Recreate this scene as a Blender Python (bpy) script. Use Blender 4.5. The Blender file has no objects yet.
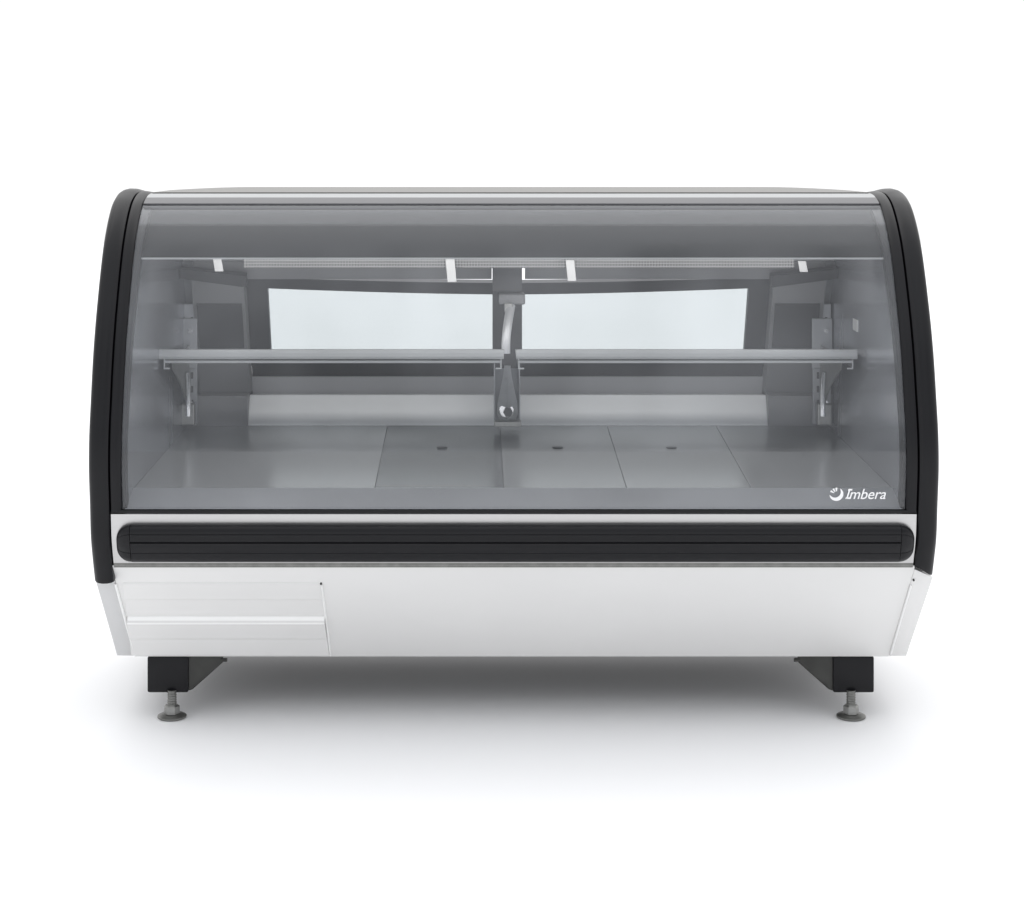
import bpy, bmesh, math, random
from mathutils import Vector
random.seed(4)
S = bpy.context.scene

# ------------------------------------------------------------ camera, world, lamps, exposure
FOC, DIST, EYE, CAMX = 1987.0, 4.2, 1.39, -0.0846      # focal length in px, metres to the case front, eye height, side offset
cam = bpy.data.cameras.new('camera'); camo = bpy.data.objects.new('camera', cam)
S.collection.objects.link(camo); S.camera = camo
camo.location = (CAMX, -DIST, EYE); camo.rotation_euler = (math.radians(90), 0, 0)
cam.sensor_width = 36; cam.lens = FOC * 36 / 1024
cam.shift_x = 38 / 1024; cam.shift_y = -354.5 / 1024
cam.clip_start = 0.05; cam.clip_end = 500

W = bpy.data.worlds.new('World'); S.world = W; W.use_nodes = True
wn = W.node_tree; wn.nodes.clear()
wo = wn.nodes.new('ShaderNodeOutputWorld'); wb = wn.nodes.new('ShaderNodeBackground')
tc = wn.nodes.new('ShaderNodeTexCoord'); sx = wn.nodes.new('ShaderNodeSeparateXYZ')
ra = wn.nodes.new('ShaderNodeValToRGB'); mr = wn.nodes.new('ShaderNodeMapRange')
# white studio: the sweep behind the case is brightest, the room behind the photographer is dimmer
wn.links.new(tc.outputs['Generated'], sx.inputs[0]); wn.links.new(sx.outputs['Y'], mr.inputs['Value'])
mr.inputs['From Min'].default_value = -1; mr.inputs['From Max'].default_value = 1
wn.links.new(mr.outputs[0], ra.inputs[0])
cr = ra.color_ramp
cr.elements[0].position = 0.0; cr.elements[0].color = (.88, .90, .935, 1)
cr.elements[1].position = 0.60; cr.elements[1].color = (1.06, 1.06, 1.065, 1)
e = cr.elements.new(0.35); e.color = (.905, .92, .945, 1)
# the ceiling is one large soft source
mz = wn.nodes.new('ShaderNodeMapRange'); mz.interpolation_type = 'SMOOTHSTEP'; vm = wn.nodes.new('ShaderNodeVectorMath'); vm.operation = 'SCALE'
mz.inputs['From Min'].default_value = .35; mz.inputs['From Max'].default_value = 1.0; mz.inputs['To Min'].default_value = 1.0; mz.inputs['To Max'].default_value = 1.6
wn.links.new(sx.outputs['Z'], mz.inputs['Value']); wn.links.new(ra.outputs[0], vm.inputs[0]); wn.links.new(mz.outputs[0], vm.inputs['Scale'])
# soft upright light and dark zones of the room in front of the case (what its glass mirrors)
nz = wn.nodes.new('ShaderNodeTexNoise'); mpn = wn.nodes.new('ShaderNodeMapping'); mpn.inputs['Scale'].default_value = (15, 0, 1.2); nz.inputs['Scale'].default_value = 1; nz.inputs['Detail'].default_value = 2
wn.links.new(tc.outputs['Generated'], mpn.inputs[0]); wn.links.new(mpn.outputs[0], nz.inputs['Vector'])
nr = wn.nodes.new('ShaderNodeMapRange'); nr.inputs['From Min'].default_value = .35; nr.inputs['From Max'].default_value = .65; nr.inputs['To Min'].default_value = -.5; nr.inputs['To Max'].default_value = .45
wn.links.new(nz.outputs['Fac'], nr.inputs['Value'])
fm = wn.nodes.new('ShaderNodeMapRange'); fm.inputs['From Min'].default_value = -.15; fm.inputs['From Max'].default_value = -.6; wn.links.new(sx.outputs['Y'], fm.inputs['Value'])
m1 = wn.nodes.new('ShaderNodeMath'); m1.operation = 'MULTIPLY_ADD'; m1.inputs[2].default_value = 1.0
wn.links.new(nr.outputs[0], m1.inputs[0]); wn.links.new(fm.outputs[0], m1.inputs[1])
v2 = wn.nodes.new('ShaderNodeVectorMath'); v2.operation = 'SCALE'; wn.links.new(vm.outputs[0], v2.inputs[0]); wn.links.new(m1.outputs[0], v2.inputs['Scale'])
wn.links.new(v2.outputs[0], wb.inputs['Color']); wb.inputs['Strength'].default_value = 1.0
wn.links.new(wb.outputs[0], wo.inputs[0])

def area(name, loc, target, sx_, sy_, power, col=(1, 1, 1)):
    l = bpy.data.lights.new(name, 'AREA'); l.shape = 'RECTANGLE'; l.size = sx_; l.size_y = sy_; l.energy = power; l.color = col
    o = bpy.data.objects.new(name, l); S.collection.objects.link(o); o.location = loc
    o.rotation_euler = (Vector(target) - Vector(loc)).to_track_quat('-Z', 'Y').to_euler()
    return o
area('overhead_softbox', (0, 2.1, 4.6), (0, 2.1, 0), 6.5, 2.8, 48)
area('far_floor_fill', (0, 9.5, 6.0), (0, 9.5, 0), 16.0, 8.0, 150)  # added fill lamp, whitens the floor far behind the case
# added fill light: an unseen strip under the canopy, brightens sill, clips and shelves
area('interior_fill', (0, .275, 1.035), (0, .70, .62), 1.52, .03, 1.5, (1, .99, .97))
S.view_settings.view_transform = 'Standard'; S.view_settings.look = 'None'
S.view_settings.exposure = 0.0; S.view_settings.gamma = 1.0
S.cycles.max_bounces = 12; S.cycles.transparent_max_bounces = 24

# ------------------------------------------------------------ measuring helpers (metres from picture measurements at a known depth)
def X(px, d): return (px - 474) / FOC * (DIST + d) + CAMX
def Z(py, d): return EYE - (py - 100) / FOC * (DIST + d)

# ------------------------------------------------------------ materials
def mat(name, col, rough=.5, metal=0., spec=.5, rvar=0., cvar=0., vscale=(8, 8, 8), bump=0., coat=0.):
    m = bpy.data.materials.new(name); m.use_nodes = True
    nt = m.node_tree; b = nt.nodes['Principled BSDF']
    b.inputs['Base Color'].default_value = (*col, 1); b.inputs['Roughness'].default_value = rough
    b.inputs['Metallic'].default_value = metal; b.inputs['Specular IOR Level'].default_value = spec
    b.inputs['Coat Weight'].default_value = coat
    if rvar or cvar or bump:
        t = nt.nodes.new('ShaderNodeTexCoord'); mp = nt.nodes.new('ShaderNodeMapping'); n = nt.nodes.new('ShaderNodeTexNoise')
        mp.inputs['Scale'].default_value = vscale; n.inputs['Scale'].default_value = 1; n.inputs['Detail'].default_value = 5
        nt.links.new(t.outputs['Object'], mp.inputs[0]); nt.links.new(mp.outputs[0], n.inputs['Vector'])
        if rvar:
            r = nt.nodes.new('ShaderNodeMapRange'); r.inputs['From Min'].default_value = .3; r.inputs['From Max'].default_value = .7
            r.inputs['To Min'].default_value = max(.02, rough - rvar); r.inputs['To Max'].default_value = rough + rvar
            nt.links.new(n.outputs['Fac'], r.inputs['Value']); nt.links.new(r.outputs[0], b.inputs['Roughness'])
        if cvar:
            c = nt.nodes.new('ShaderNodeMapRange'); c.inputs['From Min'].default_value = .3; c.inputs['From Max'].default_value = .7
            c.inputs['To Min'].default_value = 1 - cvar; c.inputs['To Max'].default_value = 1 + cvar
            v = nt.nodes.new('ShaderNodeVectorMath'); v.operation = 'SCALE'; v.inputs[0].default_value = col
            nt.links.new(n.outputs['Fac'], c.inputs['Value']); nt.links.new(c.outputs[0], v.inputs['Scale'])
            nt.links.new(v.outputs[0], b.inputs['Base Color'])
        if bump:
            bp = nt.nodes.new('ShaderNodeBump'); bp.inputs['Strength'].default_value = bump; bp.inputs['Distance'].default_value = .002
            nt.links.new(n.outputs['Fac'], bp.inputs['Height']); nt.links.new(bp.outputs[0], b.inputs['Normal'])
    return m

def glass(name, tint, refl=1.0, gloss_rough=0.0):
    m = bpy.data.materials.new(name); m.use_nodes = True
    nt = m.node_tree; nt.nodes.clear()
    o = nt.nodes.new('ShaderNodeOutputMaterial'); mx = nt.nodes.new('ShaderNodeMixShader')
    tr = nt.nodes.new('ShaderNodeBsdfTransparent'); tr.inputs[0].default_value = (*tint, 1)
    gl = nt.nodes.new('ShaderNodeBsdfGlossy'); gl.inputs['Roughness'].default_value = gloss_rough; gl.inputs['Color'].default_value = (.945, .965, 1.0, 1)
    fr = nt.nodes.new('ShaderNodeFresnel'); g = nt.nodes.new('ShaderNodeNewGeometry')
    mi = nt.nodes.new('ShaderNodeMix'); mi.data_type = 'FLOAT'
    mi.inputs[2].default_value = 1.5; mi.inputs[3].default_value = 1 / 1.5      # same reflectance on both faces of the pane
    ml = nt.nodes.new('ShaderNodeMath'); ml.operation = 'MULTIPLY'; ml.inputs[1].default_value = refl; ml.use_clamp = True
    nt.links.new(g.outputs['Backfacing'], mi.inputs[0]); nt.links.new(mi.outputs[0], fr.inputs['IOR'])
    nt.links.new(fr.outputs[0], ml.inputs[0]); nt.links.new(ml.outputs[0], mx.inputs[0])
    nt.links.new(tr.outputs[0], mx.inputs[1]); nt.links.new(gl.outputs[0], mx.inputs[2]); nt.links.new(mx.outputs[0], o.inputs[0])
    return m

M = dict(
    black=mat('black_plastic', (.0055, .0055, .0070), .34, spec=.26, rvar=.06, vscale=(9, 9, 9), bump=.05),
    rubber=mat('black_rubber', (.008, .008, .009), .6, spec=.3),
    steel=mat('brushed_steel', (.56, .555, .55), .34, 1, rvar=.05, cvar=.03, vscale=(1.5, 60, 220)),
    chrome=mat('polished_aluminium', (.80, .80, .81), .16, 1, rvar=.04, vscale=(2, 90, 90)),
    white=mat('white_painted_steel', (.755, .75, .74), .4, spec=.4, rvar=.08, cvar=.022, vscale=(2.2, 3, 4)),
    cap=mat('light_grey_plastic', (.60, .60, .60), .45, spec=.4, cvar=.015, vscale=(6, 6, 6)),
    liner=mat('interior_steel', (.34, .35, .37), .38, .45, rvar=.05, cvar=.05, vscale=(5, 5, 1.5)),
    wall=mat('satin_wall_steel', (.37, .38, .405), .21, .68, rvar=.07, cvar=.04, vscale=(1.5, 5, .8)),
    header=mat('header_paint', (.31, .31, .32), .5, cvar=.04, vscale=(4, 4, 4)),
    edge=mat('shelf_edge_aluminium', (.40, .41, .415), .30, .5, cvar=.06, vscale=(3, 40, 40)),
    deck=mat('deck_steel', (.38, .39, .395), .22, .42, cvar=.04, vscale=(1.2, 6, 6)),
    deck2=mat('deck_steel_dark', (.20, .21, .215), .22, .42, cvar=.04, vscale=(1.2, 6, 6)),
    sill=mat('sill_steel', (.80, .81, .82), .40, .2, cvar=.03, vscale=(2.5, 3, 3)),
    dark=mat('charcoal_paint', (.062, .063, .067), .5, spec=.4, cvar=.05, vscale=(5, 5, 5)),
    grey=mat('grey_paint', (.22, .222, .23), .5, spec=.4, cvar=.05, vscale=(5, 5, 5)),
    canopy=mat('canopy_paint', (.007, .007, .008), .55, spec=.15),
    rail=mat('bottom_rail_paint', (.42, .425, .44), .45, cvar=.04, vscale=(3, 3, 3)),
    toprail=mat('satin_aluminium_dark', (.15, .15, .155), .42, .5),
    toppan=mat('top_panel_steel', (.21, .205, .195), .45, .4),
    satin=mat('satin_steel', (.62, .63, .65), .42, .5, cvar=.08, vscale=(30, 30, 30)),
    dkzinc=mat('dull_zinc', (.20, .20, .19), .42, .7, cvar=.15, vscale=(60, 60, 60)),
    zinc=mat('zinc_plated_steel', (.34, .34, .33), .38, .9, rvar=.1, cvar=.12, vscale=(60, 60, 60)),
    dzinc=mat('dull_bracket_steel', (.055, .055, .052), .5, .6, cvar=.15, vscale=(20, 20, 20)),
    label=mat('white_plastic', (.55, .55, .55), .4),
    bright_line=mat('bright_line_white', (.93, .93, .92), .4),  # extra white, puts the bright edge lines into the colour
    print=mat('white_print', (.9, .9, .9), .5),
    floor=mat('white_floor', (.93, .93, .935), .7, spec=.2),
    glass=glass('curved_glass', (.965, .967, .97)),
    rglass=glass('rear_glass', (.785, .808, .81)),
    sglass=glass('shelf_glass', (.80, .84, .84)),
)
def grille_mat():
    m = mat('perforated_sheet', (.2, .2, .2), .45, .5); nt = m.node_tree; b = nt.nodes['Principled BSDF']
    t = nt.nodes.new('ShaderNodeTexCoord'); mp = nt.nodes.new('ShaderNodeMapping'); v = nt.nodes.new('ShaderNodeTexVoronoi')
    mp.inputs['Scale'].default_value = (150, 150, 150); v.inputs['Scale'].default_value = 1; v.inputs['Randomness'].default_value = 0
    r = nt.nodes.new('ShaderNodeValToRGB'); r.color_ramp.elements[0].position = .3; r.color_ramp.elements[0].color = (.012, .012, .013, 1)
    r.color_ramp.elements[1].position = .38; r.color_ramp.elements[1].color = (.24, .24, .24, 1)
    nt.links.new(t.outputs['Object'], mp.inputs[0]); nt.links.new(mp.outputs[0], v.inputs['Vector'])
    nt.links.new(v.outputs['Distance'], r.inputs[0]); nt.links.new(r.outputs[0], b.inputs['Base Color'])
    return m
M['grille'] = grille_mat()

# ------------------------------------------------------------ mesh helpers
def obj(name, bm, m, parent=None, smooth=False):
    bmesh.ops.recalc_face_normals(bm, faces=bm.faces)
    me = bpy.data.meshes.new(name); bm.to_mesh(me); bm.free()
    me.materials.append(M[m])
    if smooth:
        me.polygons.foreach_set('use_smooth', [True] * len(me.polygons)); me.set_sharp_from_angle(angle=math.radians(32))
    o = bpy.data.objects.new(name, me); S.collection.objects.link(o)
    if parent: o.parent = parent
    return o

def hexa(bm, pts, bev=0.):
    """8 points: 4 of one end ring, 4 of the other"""
    vs = [bm.verts.new(p) for p in pts]
    fs = [bm.faces.new([vs[i] for i in f]) for f in ((0, 1, 2, 3), (7, 6, 5, 4), (0, 4, 5, 1), (1, 5, 6, 2), (2, 6, 7, 3), (3, 7, 4, 0))]
    if bev:
        es = list({e for f in fs for e in f.edges})
        bmesh.ops.bevel(bm, geom=es, offset=bev, segments=2, profile=.5, affect='EDGES')

def box(bm, x0, x1, y0, y1, z0, z1, bev=0.):
    hexa(bm, [(x0, y0, z0), (x1, y0, z0), (x1, y1, z0), (x0, y1, z0), (x0, y0, z1), (x1, y0, z1), (x1, y1, z1), (x0, y1, z1)], bev)

def prism(bm, poly, x0, x1, bev=0.):
    """polygon in (y, z), extruded along x"""
    a = [bm.verts.new((x0, y, z)) for y, z in poly]; b = [bm.verts.new((x1, y, z)) for y, z in poly]
    n = len(poly); fs = [bm.faces.new(a), bm.faces.new(b[::-1])]
    fs += [bm.faces.new((a[i], b[i], b[(i + 1) % n], a[(i + 1) % n])) for i in range(n)]
    if bev:
        bmesh.ops.bevel(bm, geom=list({e for f in fs for e in f.edges}), offset=bev, segments=2, profile=.5, affect='EDGES')

def loft(bm, rings, close=True, caps=True):
    vr = [[bm.verts.new(p) for p in r] for r in rings]; n = len(vr[0])
    for a, b in zip(vr, vr[1:]):
        for i in range(n if close else n - 1):
            bm.faces.new((a[i], a[(i + 1) % n], b[(i + 1) % n], b[i]))
    if caps and close: bm.faces.new(vr[0][::-1]); bm.faces.new(vr[-1])

def lathe(bm, cx, cy, prof, n=32):
    loft(bm, [[(cx + r * math.cos(2 * math.pi * i / n), cy + r * math.sin(2 * math.pi * i / n), z) for i in range(n)] for r, z in prof])

def tube(bm, pts, r, n=14, flat=1.):
    pts = [Vector(p) for p in pts]; rings = []
    for i, p in enumerate(pts):
        t = (pts[min(i + 1, len(pts) - 1)] - pts[max(i - 1, 0)]).normalized()
        u = Vector((1, 0, 0)) if abs(t.x) < .9 else Vector((0, 0, 1)); v = t.cross(u).normalized(); u = v.cross(t).normalized()
        rr = r[i] if isinstance(r, (list, tuple)) else r
        rings.append([p + u * rr * math.cos(2 * math.pi * k / n) + v * rr * flat * math.sin(2 * math.pi * k / n) for k in range(n)])
    loft(bm, rings)

# ------------------------------------------------------------ side profile of the case (depth, height)
CTRL = [(.074, .350), (.046, .408), (.028, .454), (.018, .522), (.006, .609), (.010, .68), (.028, .754), (.058, .857), (.105, .960), (.183, 1.084),
        (.270, 1.155), (.338, 1.178), (.410, 1.1835), (.54, 1.174), (.66, 1.158), (.715, 1.135), (.745, 1.08)]
def spline(c, sub=24):
    P = [Vector(c[0]) * 2 - Vector(c[1])] + [Vector(p) for p in c] + [Vector(c[-1]) * 2 - Vector(c[-2])]; out = []
    for i in range(1, len(P) - 2):
        t0 = 0.; t1 = (P[i] - P[i - 1]).length ** .5; t2 = t1 + (P[i + 1] - P[i]).length ** .5; t3 = t2 + (P[i + 2] - P[i + 1]).length ** .5
        for k in range(sub):
            t = t1 + (t2 - t1) * k / sub
            A1 = P[i-1] * ((t1-t)/(t1-t0)) + P[i] * ((t-t0)/(t1-t0)); A2 = P[i] * ((t2-t)/(t2-t1)) + P[i+1] * ((t-t1)/(t2-t1))
            A3 = P[i+1] * ((t3-t)/(t3-t2)) + P[i+2] * ((t-t2)/(t3-t2))
            B1 = A1 * ((t2-t)/(t2-t0)) + A2 * ((t-t0)/(t2-t0)); B2 = A2 * ((t3-t)/(t3-t1)) + A3 * ((t-t1)/(t3-t1))
            out.append(B1 * ((t2-t)/(t2-t1)) + B2 * ((t-t1)/(t2-t1)))
    return out + [P[-2]]
PR = spline(CTRL)
def normal(i):
    t = (PR[min(i + 1, len(PR) - 1)] - PR[max(i - 1, 0)]).normalized()
    return Vector((-t.y, t.x))                 # outward: forward and up
def off(i, n):
    p = PR[i] + normal(i) * n; return p.x, p.y
def idx_z(z): return min(range(len(PR)), key=lambda i: abs(PR[i].y - z) + (10 if PR[i].x > .33 else 0))
def idx_d(d): return min(range(idx_z(.7), len(PR) - 48), key=lambda i: abs(PR[i].x - d))
def yprof(z, n=0.): i = idx_z(z); return PR[i].x - n

def sheet(bm, i0, i1, x0, x1, n, th):
    """curved sheet following the profile, n = offset of its outer face, th = thickness"""
    outer = [off(i, n) for i in range(i0, i1 + 1)]; inner = [off(i, n - th) for i in range(i0, i1 + 1)]
    loft(bm, [[(x0, *a), (x1, *a), (x1, *b), (x0, *b)] for a, b in zip(outer, inner)])

# ------------------------------------------------------------ setting
bm = bmesh.new(); vs = [bm.verts.new(p) for p in ((-15, -10, 0), (15, -10, 0), (15, 15, 0), (-15, 15, 0))]; bm.faces.new(vs)
fl = obj('floor', bm, 'floor'); fl['kind'] = 'structure'

# ------------------------------------------------------------ the display case
case = bpy.data.objects.new('display_case', None); S.collection.objects.link(case); case.empty_display_size = .2
case.location = (0, 0, 0)
case['label'] = 'refrigerated display case with curved front glass, black end frames and white base on levelling feet'
case['category'] = 'display case'

HW = .9035                                      # half width
# end frames: rounded black profile outside, flat gasket band inside
SEC = [(0, -.075), (0, -.018), (.0015, -.011), (.005, -.005), (.011, -.001), (.019, .001), (.030, .0005), (.0385, -.002), (.043, -.006), (.045, -.014), (.045, -.075)]
GAS = [(.046, -.045), (.046, -.009), (.048, -.006), (.0535, -.005), (.060, -.006), (.067, -.009), (.0705, -.014), (.0705, -.045)]
for s in (-1, 1):
    bm = bmesh.new(); rings = []
    for i in range(len(PR)):
        r = []
        for u, n in SEC:
            d, z = off(i, n)
            if s > 0:                            # the right frame ends in a slanted cut
                lim = Z(566, .07) - max(0, (.030 - max(u - .008, 0))) * .65
                z = max(z, lim)
            r.append((s * (HW - u), d, z))
        rings.append(r)
    if s > 0:
        k0 = next(i for i in range(len(rings)) if PR[i].y > Z(578, .09)); rings = rings[k0:]
    loft(bm, rings); fr = obj('end_frame', bm, 'black', case, True)
    bm = bmesh.new(); g0 = idx_z(.512)
    loft(bm, [[(s * (HW - u), *off(i, n)) for u, n in GAS] for i in range(g0, len(PR) - 43)])
    obj('gasket', bm, 'black', fr, True)
    # outer side panel, set inside the frame
    i0, i1 = idx_z(.40), len(PR) - 1
    poly = [off(i, -.03) for i in range(i0, i1 + 1, 6)] + [(.765, 1.07), (.895, .62), (.895, .36), (.14, .36)]
    bm = bmesh.new(); prism(bm, poly, s * .836, s * (HW - .006)); obj('side_panel', bm, 'grey', case)
    bm = bmesh.new(); j0, j1 = idx_z(.515), idx_d(.38)
    xw = lambda y: .8255 - .030 * max(0, y - .02) / .73
    loft(bm, [[(s * xw(off(i, -.0195)[0]), *off(i, -.0195)), (s * .8355, *off(i, -.0195)), (s * .8355, *off(i, -.045)), (s * xw(off(i, -.0195)[0]), *off(i, -.045))] for i in range(j0, j1)])
    obj('inner_seal', bm, 'black', fr, True)
    # interior side wall liner
    poly = [off(i, -.020) for i in range(idx_z(.53), idx_d(.40), 6)] + [(.40, 1.12), (.64, 1.10), (.87, .62), (.80, .545), (.10, .515)]
    bm = bmesh.new(); prism(bm, poly, s * .827, s * .833)
    for v in bm.verts: v.co.x -= s * .030 * max(0, v.co.y - .02) / .73       # the walls close in towards the back
    sw = obj('side_wall', bm, 'wall', case)

# curved front glass
ig0, ig1 = idx_z(.514), idx_d(.288)
bm = bmesh.new(); sheet(bm, ig0, ig1, -.8325, .8325, -.012, .006)
fg = obj('front_glass', bm, 'glass', case, True)
# top rail holding the glass, and top panel
bm = bmesh.new(); sheet(bm, ig1 + 1, idx_d(.330), -.832, .832, -.009, .014); obj('glass_rail', bm, 'toprail', case, True)
bm = bmesh.new(); sheet(bm, idx_d(.330) + 1, idx_d(.396), -.832, .832, -.0095, .012); obj('top_rail', bm, 'edge', case, True)
bm = bmesh.new(); rings = []
for k in range(41):
    x = -.832 + 1.664 * k / 40; z = 1.1755 - .0075 * max(0, (abs(x) - .64) / .19) ** 1.6
    rings.append([(x, .418, 1.160), (x, .418, 1.1753), (x, .4185, 1.1755), (x, .70, z), (x, .70, 1.160)])
loft(bm, rings); obj('top_panel', bm, 'toppan', case)
bm = bmesh.new(); box(bm, -.828, .828, .398, .4175, 1.150, 1.1750); obj('top_seal', bm, 'rubber', case)

# printed mark on the glass
def italic_text(txt, h, x0, z0, y0, parent):
    cu = bpy.data.curves.new('t', 'FONT'); cu.body = txt; cu.size = 1; cu.shear = .28; cu.offset = .004; cu.extrude = 0; cu.space_character = .98
    to = bpy.data.objects.new('t', cu); S.collection.objects.link(to)
    dg = bpy.context.evaluated_depsgraph_get(); me = bpy.data.meshes.new_from_object(to.evaluated_get(dg))
    bpy.data.objects.remove(to)
    w = max(v.co.x for v in me.vertices) - min(v.co.x for v in me.vertices); hh = max(v.co.y for v in me.vertices)
    bm = bmesh.new(); bm.from_mesh(me)
    x_ = min(v.co.x for v in bm.verts); sxx = (X(886, 0) - X(846, 0)) / w; szz = h / hh
    # slab serifs of the capital I
    for zz in (.02, hh - .10):
        sh = .28 * zz
        q = [bm.verts.new(p) for p in ((x_ - .05 + sh, zz - .02, 0), (x_ + .24 + sh, zz - .02, 0), (x_ + .26 + sh, zz + .09, 0), (x_ - .02 + sh, zz + .09, 0))]
        bm.faces.new(q)
    for v in bm.verts: v.co = Vector((x0 + (v.co.x - x_) * sxx, 0, z0 + v.co.y * szz))
    for v in bm.verts: v.co.y = glass_y(v.co.z) - .0012
    o = obj('lettering', bm, 'print', parent); return o
def glass_y(z):
    best = min(range(ig0, idx_z(.7)), key=lambda i: abs(off(i, -.012)[1] - z)); j = best + 1
    a, b = off(best, -.012), off(j, -.012); t = (z - a[1]) / (b[1] - a[1]); return a[0] + (b[0] - a[0]) * t
italic_text('Imbera', Z(489, .02) - Z(499.5, .02), X(846.5, .02), Z(499.5, .02), 0, fg)
bm = bmesh.new()                                 # emblem: a thick crescent bowl with three short strokes rising over it
ecx, ecz, er = X(836.8, .02), Z(494.6, .02), .0148
def ring_strip(cx, cz, r0, r1f, a0, a1, n=28):
    vv = []
    for k in range(n + 1):
        a = math.radians(a0 + (a1 - a0) * k / n); ri = r1f(k / n)
        zo, zi = cz + r0 * math.sin(a), cz + ri * math.sin(a)
        vv.append((bm.verts.new((cx + r0 * math.cos(a), glass_y(zo) - .0012, zo)), bm.verts.new((cx + ri * math.cos(a), glass_y(zi) - .0012, zi))))
    for a, b in zip(vv, vv[1:]): bm.faces.new((a[0], a[1], b[1], b[0]))
ring_strip(ecx, ecz, er, lambda t: er * (1 - .55 * math.sin(math.pi * min(1, t * 1.0)) ** .7 - .01), 185, 420)
for a0, r0 in ((84, .98), (112, .96), (142, .98)):
    ring_strip(ecx, ecz, er * r0, lambda t: er * .42, a0, a0 + 17, 4)
obj('emblem', bm, 'print', fg)

# bottom gasket, front trim, bumper
bm = bmesh.new(); sheet(bm, idx_z(.5108), idx_z(.515), -.857, .857, -.008, .02); obj('bottom_gasket', bm, 'rubber', case)
i0, i1 = idx_z(Z(567.3, .05)), idx_z(.5085)
bm = bmesh.new(); sheet(bm, i0, i1, -.8575, .8575, -.010, .012); obj('front_trim', bm, 'steel', case, True)
bm = bmesh.new(); box(bm, -.857, .857, .062, .075, Z(565.8, .06) - .004, Z(565.8, .06) + .006); obj('shadow_gap_strip', bm, 'dkzinc', case)
bz0, bz1 = Z(564.0, .03), Z(526.0, .01); bc, bh = (bz0 + bz1) / 2, (bz1 - bz0) / 2
def bump_ring(x, k, groove=True):
    """bumper section at x; k shrinks the section towards the rounded end"""
    q = [(-1, -.004), (-1, .004), (-.97, .010), (-.88, .0155), (-.70, .0185), (-.48, .0202), (-.44, .0190), (-.40, .0205), (.08, .0218), (.12, .0218 if not groove else .0185), (.16, .022), (.20, .022),
         (.30, .022), (.50, .0218), (.54, .0204), (.58, .0215), (.68, .0205), (.80, .0185), (.92, .0135), (.98, .008), (1, .003), (1, -.004)]
    out = []
    for f, n in q:
        z = bc + f * bh * k; nn = n if n < 0 else n * (.35 + .65 * min(1, k * 1.0) ** 2)
        out.append((x, yprof(bc) + (bc - z) * .27 + .010 - nn, z))
    return out
bxL, bxR, R_ = X(115.5, .02), X(915.5, .02), .030
bm = bmesh.new(); loft(bm, [bump_ring(x, 1) for x in (bxL + R_ + .0012, bxR - R_ - .0012)]); bp = obj('bumper', bm, 'black', case, True)
for s, xe in ((-1, bxL), (1, bxR)):
    bm = bmesh.new(); rings = []
    for k in range(13):
        a = math.pi / 2 * k / 12; xx = xe - s * R_ + s * R_ * math.sin(a)
        kk = (bh - R_ + R_ * math.cos(a)) / bh
        rings.append(bump_ring(xx, kk * .985, False))
    loft(bm, rings); obj('end_cap', bm, 'black', bp, True)

# base
bt_y = yprof(.392) + .008; bt_z = Z(565.6, bt_y); bb_y, bb_z = .27, Z(656.5, .27)
def base_pt(px, py):                             # point on the sloping base front
    lo, hi = 0., 1.
    for _ in range(40):
        t = (lo + hi) / 2; d = bt_y + (bb_y - bt_y) * t; z = bt_z + (bb_z - bt_z) * t
        if 100 + (EYE - z) * FOC / (DIST + d) < py: lo = t
        else: hi = t
    return X(px, d), d, z
tb = [(-.857, .857), (-.8475, .8475)]
def taper_prism(bm, xa_t, xb_t, xa_b, xb_b, yt, zt, yb, zb, back, bev=0.):
    hexa(bm, [(xa_b, yb, zb), (xb_b, yb, zb), (xb_b, back, zb), (xa_b, back, zb), (xa_t, yt, zt), (xb_t, yt, zt), (xb_t, back, zt), (xa_t, back, zt)], bev)
bm = bmesh.new(); taper_prism(bm, -.862, .862, -.848, .848, bt_y, bt_z, bb_y, bb_z, .90, .0008); base = obj('base_panel', bm, 'white', case, True)
for s in (-1, 1):
    bm = bmesh.new()
    if s < 0: zt = Z(580.5, .10)
    else: zt = Z(568, .08)
    t = (bt_z - zt) / (bt_z - bb_z); yt = bt_y + (bb_y - bt_y) * t + .001
    xin_t = .862 + (.848 - .862) * t + .0004
    if s < 0:
        taper_prism(bm, -.903, -xin_t, -.888, -.849, yt, zt, bb_y + .001, bb_z + .0015, .90, .0018)
    else:
        xo = .893
        pts = [(.849, bb_y, bb_z + .001), (.888, bb_y, bb_z + .001), (.888, .90, bb_z + .001), (.849, .90, bb_z + .001)]
        z2 = Z(577, .09); y2 = bt_y + (bb_y - bt_y) * (bt_z - z2) / (bt_z - bb_z) + .001
        pts += [(xin_t, yt, zt), (.9065, y2, z2), (.9065, .90, z2), (xin_t, .90, zt)]
        hexa(bm, pts, .0018)
    obj('base_end_panel', bm, 'cap' if s < 0 else 'white', case, True)
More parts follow.
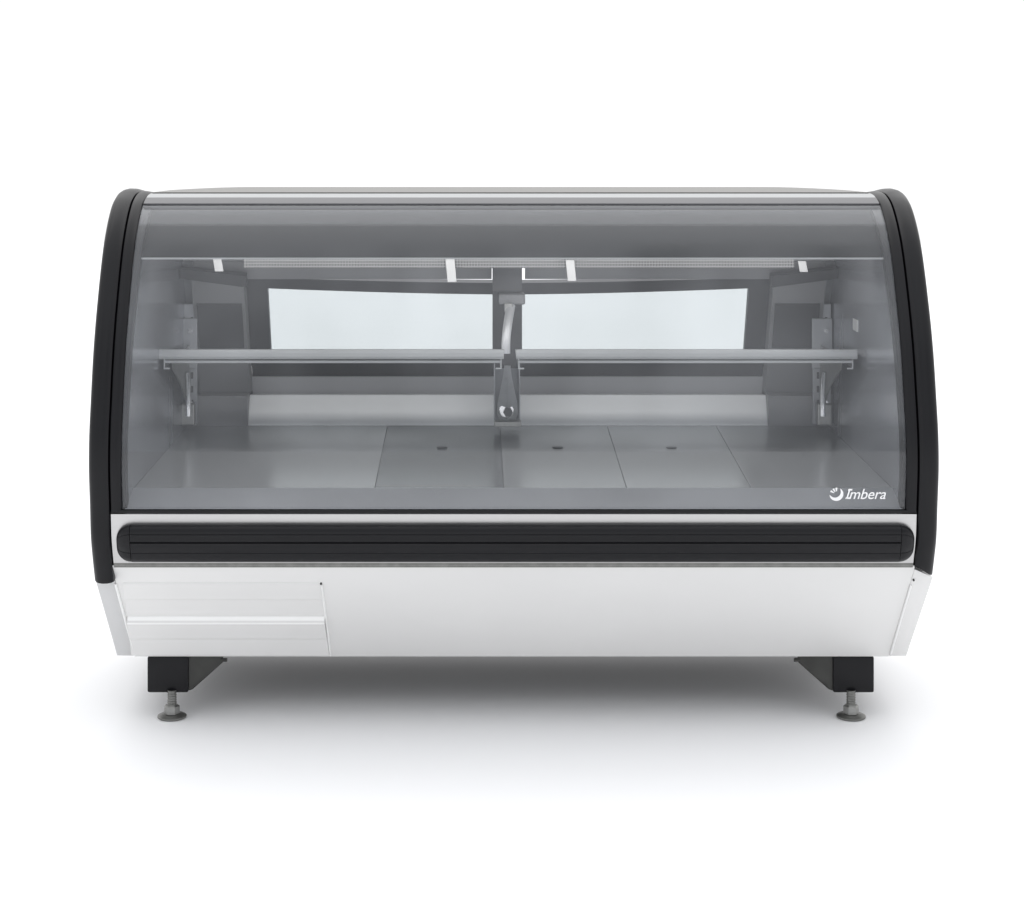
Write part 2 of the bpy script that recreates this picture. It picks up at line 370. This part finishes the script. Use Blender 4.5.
# louvred service cover at the left of the base: two folded slats
def slat(pys, bulge, th=.003):
    rings = []
    for py, n in zip(pys, bulge):
        f = (py - 581) / 75; xl = 123 + 9 * f; xr = 320 + 9.5 * f
        a = base_pt(xl, py); b = base_pt(xr, py)
        rings.append([(a[0], a[1] - n * .8, a[2] - n * .55), (b[0], b[1] - n * .8, b[2] - n * .55), (b[0], b[1] + th, b[2] + th * .6), (a[0], a[1] + th, a[2] + th * .6)])
    bm = bmesh.new(); loft(bm, rings); return bm
cov = obj('vent_cover', slat([582.5, 583.5, 598, 600, 612, 615], [.0005, .003, .0035, .0015, .003, .0008]), 'white', case)
obj('louvre', slat([616.3, 618.8, 636, 638, 653, 654], [.0005, .012, .0075, .0045, .006, .001]), 'white', cov)
lp = bmesh.new(); rings = []
for py, n in ((616.2, .0005), (619.2, .0135), (620.2, .0125), (620.4, .002)):
    a = base_pt(128, py); b = base_pt(324.5, py)
    rings.append([(a[0], a[1] - n * .8, a[2] - n * .55), (b[0], b[1] - n * .8, b[2] - n * .55), (b[0], b[1] + .004, b[2]), (a[0], a[1] + .004, a[2])])
loft(lp, rings); obj('louvre_highlight', lp, 'bright_line', cov)  # extra-white strip paints a highlight along the fold
def strip(p0, p1, w, par, nm):  # added extra-white strip that draws a bright line, not a real bead
    rings = []
    for px_, py_ in (p0, p1):
        a = base_pt(px_ - w / 2, py_); b = base_pt(px_ + w / 2, py_)
        rings.append([(a[0], a[1] + .003, a[2]), (a[0], a[1] - .0025, a[2] - .0018), ((a[0] + b[0]) / 2, a[1] - .0045, a[2] - .003), (b[0], b[1] - .0025, b[2] - .0018), (b[0], b[1] + .003, b[2])])
    q = bmesh.new(); loft(q, rings); obj(nm, q, 'bright_line', par)
strip((321.5, 584), (330.5, 654.5), 2.0, cov, 'edge_line')
strip((115.5, 583), (135.0, 654.5), 2.2, base, 'seam_line')
strip((911.0, 584), (890.5, 653), 1.8, base, 'seam_line')
for px, py in ((321, 583), (913.5, 579.5)):
    c = base_pt(px, py); bm = bmesh.new(); tube(bm, [(c[0], c[1] - .0028, c[2] - .002), (c[0], c[1] + .003, c[2] + .002)], .0022, 10); obj('screw', bm, 'dzinc', base, True)

# feet
for s, px in ((-1, 172), (1, 851)):
    for fy in (.273, .80):
        cx, cy = X(px, .273), fy
        ox = -.0095 if s < 0 else .006
        if fy > .5: cx = s * .76
        bm = bmesh.new(); zb = Z(692.8, .272); w = .0462
        box(bm, cx + ox - w, cx + ox + w, cy - .001, cy + .070, zb, bb_z - .001, .004)
        leg = obj('foot', bm, 'black', case, True)
        bm = bmesh.new(); g0 = cx + ox - s * w; g1 = g0 - s * .075            # sloping steel gusset reaching inwards
        hexa(bm, [(g0, cy + .01, zb + .002), (g0 - s * .008, cy + .012, zb + .004), (g1, cy + .02, bb_z - .020), (g1, cy + .02, bb_z - .001),
                  (g0, cy + .03, zb + .002), (g0 - s * .008, cy + .032, zb + .004), (g1, cy + .032, bb_z - .020), (g1, cy + .032, bb_z - .001)])
        bm.faces.ensure_lookup_table()
        hexa(bm, [(g0, cy + .01, zb + .002), (g1, cy + .02, bb_z - .020), (g1, cy + .02, bb_z - .0012), (g0, cy + .01, bb_z - .0012),
                  (g0, cy + .0085, zb + .003), (g1, cy + .0185, bb_z - .019), (g1, cy + .0185, bb_z - .0015), (g0, cy + .0085, bb_z - .0015)])
        tube(bm, [(g1 - s * .010, cy + .02, bb_z - .014), (g1 + s * .004, cy + .02, bb_z - .014)], .0045, 10)
        obj('gusset', bm, 'dzinc', leg)
        bm = bmesh.new(); lathe(bm, cx, cy, [(.0095, .024)] + [(.0095 + (.0012 if k % 2 else 0), .026 + k * .0028) for k in range(14)] + [(.0095, zb + .004)], 20); obj('stem', bm, 'dkzinc', leg, True)
        bm = bmesh.new(); lathe(bm, cx, cy, [(.013, .0085), (.0175, .0100), (.0175, .0265), (.0145, .029)], 6); obj('nut', bm, 'zinc', leg)
        bm = bmesh.new(); lathe(bm, cx, cy, [(.030, .0004), (.0325, .002), (.0325, .005), (.030, .0065), (.022, .008), (.014, .009)], 36); obj('foot_disc', bm, 'dkzinc', leg, True)

bm = bmesh.new(); box(bm, -.845, .845, .70, .895, .115, bb_z - .002, .003); obj('rear_light_block', bm, 'black', case)  # unseen block, added to hold back light coming under the base from behind
bm = bmesh.new(); box(bm, -.835, .835, .345, .695, bb_z - .006, bb_z - .001); obj('shade_plate', bm, 'black', case)  # unseen black plate, added to deepen the shadow below the base
# ------------------------------------------------------------ interior
# deck: six lift-out panels, rising a little towards the back
dk0, dk1 = (.115, Z(488, .115)), (.75, Z(425.5, .75))
edges = [-.826, -.30, -.02, .247, .518, .826]
for k, (a, b) in enumerate(zip(edges, edges[1:])):
    bm = bmesh.new(); g = .0005
    hexa(bm, [(a + g, dk0[0], dk0[1] - .012), (b - g, dk0[0], dk0[1] - .012), (b - g, dk1[0], dk1[1] - .012), (a + g, dk1[0], dk1[1] - .012),
              (a + g, dk0[0], dk0[1]), (b - g, dk0[0], dk0[1]), (b - g, dk1[0], dk1[1]), (a + g, dk1[0], dk1[1])], .0012)
    for v in bm.verts:
        if abs(v.co.x) > .8: v.co.x = math.copysign(.8265 - .030 * (v.co.y - .02) / .73, v.co.x)
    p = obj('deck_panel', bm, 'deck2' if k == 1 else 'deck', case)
    if k in (1, 2, 3):
        hx = (a + b) / 2; hy = .50; hz = dk0[1] + (dk1[1] - dk0[1]) * (hy - dk0[0]) / (dk1[0] - dk0[0])
        bm = bmesh.new(); lathe(bm, hx, hy, [(.0125, hz + .0008), (.0125, hz + .0018), (.009, hz + .0022)], 24); obj('finger_hole', bm, 'rubber', p)
bm = bmesh.new(); prism(bm, [(.05, .50), (.05, .512), (.115, dk0[1] - .014), (.75, dk1[1] - .014), (.87, dk1[1] - .012), (.87, .50)], -.825, .825); obj('deck_tray', bm, 'grey', case)
# front inner ledge between deck and glass
bm = bmesh.new(); prism(bm, [(.036, .505), (.036, .519), (.062, .530), (.110, dk0[1] + .001), (.113, dk0[1] + .001), (.113, .505)], -.829, .829, .001); obj('front_ledge', bm, 'liner', case)
# rear sill
sl1 = (.852, Z(395, .852))
bm = bmesh.new(); prism(bm, [(.752, dk1[1] - .02), (.752, dk1[1] + .003), (.79, Z(395, .79)), (.872, Z(395, .79) - .008), (sl1[0] + .02, dk1[1] - .02)], -.802, .802, .001); obj('rear_sill', bm, 'sill', case)
# rear doors: slope, depth falls with height
def rd(z): return .72 + (.922 - z) * .5
def slab(bm, x0, x1, zt0, zt1, zb0, zb1, th=.02, o=0., seg=1, ft=None, fb=None):
    """panel on the rear slope; zt/zb heights of top and bottom edge at its two ends, ft/fb extra shape"""
    rings = []
    for k in range(seg + 1):
        t = k / seg; x = x0 + (x1 - x0) * t
        zt = zt0 + (zt1 - zt0) * t; zb = zb0 + (zb1 - zb0) * t
        if ft: zt = ft(x)
        if fb: zb = fb(x)
        rings.append([(x, rd(zt) + o, zt), (x, rd(zb) + o, zb), (x, rd(zb) + o + th, zb + .006), (x, rd(zt) + o + th, zt + .006)])
    loft(bm, rings)
def zr(py):                                      # height on the rear slope seen at picture row py
    z = .9
    for _ in range(30): z = Z(py, rd(z))
    return z
wl0, wl1 = -.596, -.035
sag = lambda py_side, py_mid: (lambda x: zr(py_side + (py_mid - py_side) * (1 - (abs(x) / .62) ** 1.6)))
for s in (-1, 1):
    xs = sorted((s * .035, s * .596)); xo = sorted((s * .596, s * .668))
    bm = bmesh.new()
    slab(bm, *sorted((s * .004, s * .646)), 0, 0, 0, 0, .022, 0, 20, sag(277.5, 283), sag(288, 294.5))        # top rail
    slab(bm, *sorted((s * .004, s * .0345)), zr(293), zr(293), zr(366), zr(366), .022, -.001)
    slab(bm, *xo, zr(287), zr(287), zr(366), zr(366), .022, .0005)
    slab(bm, *sorted((s * .004, s * .646)), zr(359), zr(359), zr(376), zr(376), .022, -.002)
    dr = obj('rear_door', bm, 'dark', case)
    bm = bmesh.new(); slab(bm, *xs, zr(287), zr(287), zr(361), zr(361), .006, .008); obj('pane', bm, 'rglass', dr)
    bm = bmesh.new(); slab(bm, *sorted((s * .004, s * .655)), zr(376.5), zr(376.5), zr(395), zr(395), .02, -.004); obj('bottom_rail', bm, 'rail', dr)
    # jamb column beside the door
    bm = bmesh.new(); x0, x1 = sorted((s * .6475, s * .775))
    slab(bm, x0, x1, zr(274), zr(274), zr(400), zr(400), .06, -.055)
    jb = obj('rear_jamb', bm, 'grey', case)
    bm = bmesh.new(); box(bm, x0, x1, .742, .86, dk1[1] - .004, Z(396, .742), .001); obj('jamb_base', bm, 'grey', jb)
    bm = bmesh.new(); x0, x1 = sorted((s * .655, s * .765)); slab(bm, x0, x1, zr(303), zr(303), zr(345), zr(345), .004, -.061); obj('jamb_plate', bm, 'dark', jb)
    bm = bmesh.new(); x0, x1 = sorted((s * .776, s * .802)); slab(bm, x0, x1, zr(262), zr(262), zr(424), zr(424), .03, -.012); obj('corner_strip', bm, 'liner', case)
bm = bmesh.new(); box(bm, X(492.5, .62), X(522, .62), .615, .64, Z(292, .62), Z(263, .62), .002); obj('centre_header', bm, 'dark', case)
# rear header above the doors
bm = bmesh.new(); [slab(bm, *sorted((s * .041, s * .802)), zr(262), zr(262), zr(279), zr(279), .006, -.002) for s in (-1, 1)]; slab(bm, -.802, .802, 1.155, 1.155, zr(261), zr(261), .015, -.002); obj('rear_header', bm, 'header', case)
for s in (-1, 1):
    bm = bmesh.new(); za, zb_ = (Z(269, rd(.95) - .066), Z(276, rd(.95) - .066)), (Z(279, rd(.95) - .066), Z(288, rd(.95) - .066))
    if s < 0: slab(bm, -.800, -.640, za[0], za[1], zb_[0], zb_[1], .03, -.062)
    else: slab(bm, .640, .800, za[1], za[0], zb_[1], zb_[0], .03, -.062)
    obj('header_filler', bm, 'dark', case)
# canopy under the top, perforated air strip behind it
cy_ = .188
bm = bmesh.new(); prism(bm, [(cy_, Z(258.5, cy_)), (.262, Z(226, .262)), (.33, 1.148), (.66, 1.150), (.66, 1.13), (.36, 1.12), (cy_ + .03, Z(258.5, cy_))], -.819, .819, .001); can = obj('canopy', bm, 'canopy', case)
bm = bmesh.new(); box(bm, -.819, .819, cy_ - .004, cy_ + .002, Z(259.2, cy_), Z(257.6, cy_)); obj('canopy_lip', bm, 'edge', can)
ay = .42
bm = bmesh.new(); box(bm, -.62, .66, ay, ay + .003, Z(268, ay), Z(256, ay)); obj('air_grille', bm, 'grille', case)
for px, y0, y1, w in ((218, 258, 271.5, 8.5), (451, 259, 282, 9), (571, 260, 281, 8.5), (803, 261, 272, 8)):
    d = .40; bm = bmesh.new(); a, b = X(px - w / 2, d), X(px + w / 2, d); sk = .0025
    hexa(bm, [(a + sk, d, Z(y1, d)), (b + sk, d, Z(y1, d)), (b + sk, d + .006, Z(y1, d)), (a + sk, d + .006, Z(y1, d)),
              (a - sk, d, Z(y0, d)), (b - sk, d, Z(y0, d)), (b - sk, d + .006, Z(y0, d)), (a - sk, d + .006, Z(y0, d))], .001)
    obj('clip', bm, 'label', case)

# shelves
sy0, sy1 = .40, .545; szt = Z(357, sy0)
for xl, xr in ((155, 503.5), (516.5, 857)):
    a, b = X(xl, sy0 - .01), X(xr, sy0 - .01)
    bm = bmesh.new(); box(bm, a, b, sy0, sy1, szt - .003, szt, .001); sh = obj('shelf', bm, 'sill', case)
    bm = bmesh.new(); prism(bm, [(sy0 - .001, szt - .004), (sy0 - .010, szt - .004), (sy0 - .012, szt + .003), (sy0 - .012, szt + .010), (sy0 - .008, Z(349, sy0)), (sy0 - .001, Z(349, sy0))], a - .001, b + .001, .0008); obj('front_edge', bm, 'edge', sh)
    l2, r2 = a + .018, b - .004
    if xl > 300: l2, r2 = a + .004, b - .006
    bm = bmesh.new(); box(bm, l2, r2, sy0 + .004, sy0 + .014, Z(363.5, sy0), Z(360.5, sy0), .001)
    for xx in (l2, r2 - .003): box(bm, xx, xx + .003, sy0 + .0035, sy0 + .08, Z(368, sy0), szt - .0035)
    for xx in (l2, r2 - .014): box(bm, xx, xx + .014, sy0 + .0035, sy0 + .006, Z(369.5, sy0), Z(368, sy0))
    obj('support_rail', bm, 'edge', sh)
    bm = bmesh.new(); box(bm, l2 + .004, r2 - .004, sy0 + .016, sy0 + .05, Z(361, sy0), szt - .004); obj('under_strip', bm, 'grey', sh)

# shelf brackets: slotted upright with a curved arm
def bracket_side(s):
    up = 188 if s < 0 else 822
    d = .70; xc = X(up, d)
    bm = bmesh.new(); box(bm, xc - .022, xc + .022, d, d + .012, Z(424, d), Z(304, d), .001)
    br = obj('shelf_bracket', bm, 'liner', case)
    bm = bmesh.new()
    for k in range(8):
        z = Z(420, d) + k * .034
        for u in (-.010, .010): box(bm, xc + u - .003, xc + u + .003, d - .0015, d + .001, z, z + .016)
    obj('slot', bm, 'dark', br)
    # arm plate: curved gusset from shelf front down to the upright
    xa = xc - s * .004
    poly = [(.415, szt - .008), (.695, szt - .008), (.695, Z(418, .695)), (.66, Z(412, .66)), (.62, Z(398, .62)), (.56, Z(386, .56)), (.49, Z(377, .49)), (.43, Z(370, .43))]
    bm = bmesh.new(); prism(bm, poly, xa - .0015, xa + .0015); arm = obj('arm', bm, 'zinc', br)
    bm = bmesh.new(); box(bm, xc - .026, xc + .024, d - .010, d - .003, Z(368, d), Z(318, d), .002); obj('mount_plate', bm, 'liner', br)
    for z_, x_ in ((Z(330, d), .008), (Z(352, d), -.01), (Z(402, d), .006), (Z(414, d), -.008)):
        bm = bmesh.new(); tube(bm, [(xc + x_, d - .018, z_), (xc + x_, d - .001, z_)], .007, 6)
        obj('bolt', bm, 'chrome', br)
    bm = bmesh.new(); box(bm, xc - .016, xc + .020, d - .030, d - .012, Z(424, d), Z(402, d), .004); obj('foot_clamp', bm, 'zinc', br)
    tube_pts = [(xc - s * .012, .60 + .02 * math.sin(t * 2), Z(372, .6) - t * .11) for t in [k / 8 for k in range(9)]]
    bm = bmesh.new(); tube(bm, tube_pts, .006, 10); obj('stay', bm, 'chrome', br, True)
for s in (-1, 1): bracket_side(s)
# centre bracket
d = .60; xc = X(508, d)
bm = bmesh.new(); box(bm, X(492.5, .66), X(522, .66), .655, .672, Z(368, .66), Z(264, .66), .001); cb = obj('centre_post', bm, 'dark', case)
bm = bmesh.new(); box(bm, X(499, d), X(525, d), d - .02, d + .04, Z(304, d), Z(293.5, d), .004); obj('hanger_block', bm, 'grey', cb)
bm = bmesh.new(); tube(bm, [(X(508 + 3.0 - 5.5 * math.sin(t * math.pi * .55), .57), .57 - .05 * math.sin(t * 1.5), Z(305 + 46 * t, .57)) for t in [k / 12 for k in range(13)]], .0105, 14, .6); obj('hanger_arm', bm, 'satin', cb, True)
bm = bmesh.new(); box(bm, X(504.5, .57), X(512.5, .57), .56, .575, Z(312, .57), Z(303, .57), .001); obj('arm_socket', bm, 'zinc', cb)
bm = bmesh.new()
for px in (494.5, 519.5): box(bm, X(px, .64) - .0014, X(px, .64) + .0014, .64, .70, Z(421, .66), Z(364, .64))
box(bm, X(494.5, .66), X(519.5, .66), .70, .704, Z(424, .70), Z(364, .70)); ch = obj('lower_channel', bm, 'liner', case)
bm = bmesh.new(); rings = []
for py, hw, dd in ((366, 3.0, .50), (378, 4.5, .52), (392, 7.5, .56), (404, 10, .60), (414, 10.5, .63), (420, 8, .64)):
    rings.append([(X(507.5 - hw, dd), dd, Z(py, dd)), (X(507.5, dd), dd - .008, Z(py, dd)), (X(507.5 + hw, dd), dd, Z(py, dd)), (X(507.5 + hw, dd), dd + .01, Z(py, dd)), (X(507.5 - hw, dd), dd + .01, Z(py, dd))])
loft(bm, rings); obj('strut', bm, 'satin', ch)
bm = bmesh.new(); tube(bm, [(X(508, .6), .59, Z(412, .6)), (X(508, .6), .625, Z(412, .6))], .0115, 6); obj('hex_bolt', bm, 'dark', ch)
bm = bmesh.new(); tube(bm, [(X(506.5, .6), .602, Z(410.5, .6)), (X(506.5, .6), .606, Z(410.5, .6)), (X(506.5, .6), .625, Z(410.5, .6))], [.0165, .019, .019], 24); obj('washer', bm, 'chrome', ch)
bm = bmesh.new(); box(bm, X(494, .64), X(521, .64), .60, .64, Z(424.5, .64), Z(419.5, .64), .002); obj('channel_foot', bm, 'zinc', ch)
# warning sticker on the right side wall
bm = bmesh.new(); box(bm, .8080, .8100, .43, .49, Z(331, .45), Z(319.5, .45)); obj('sticker', bm, 'label', case)
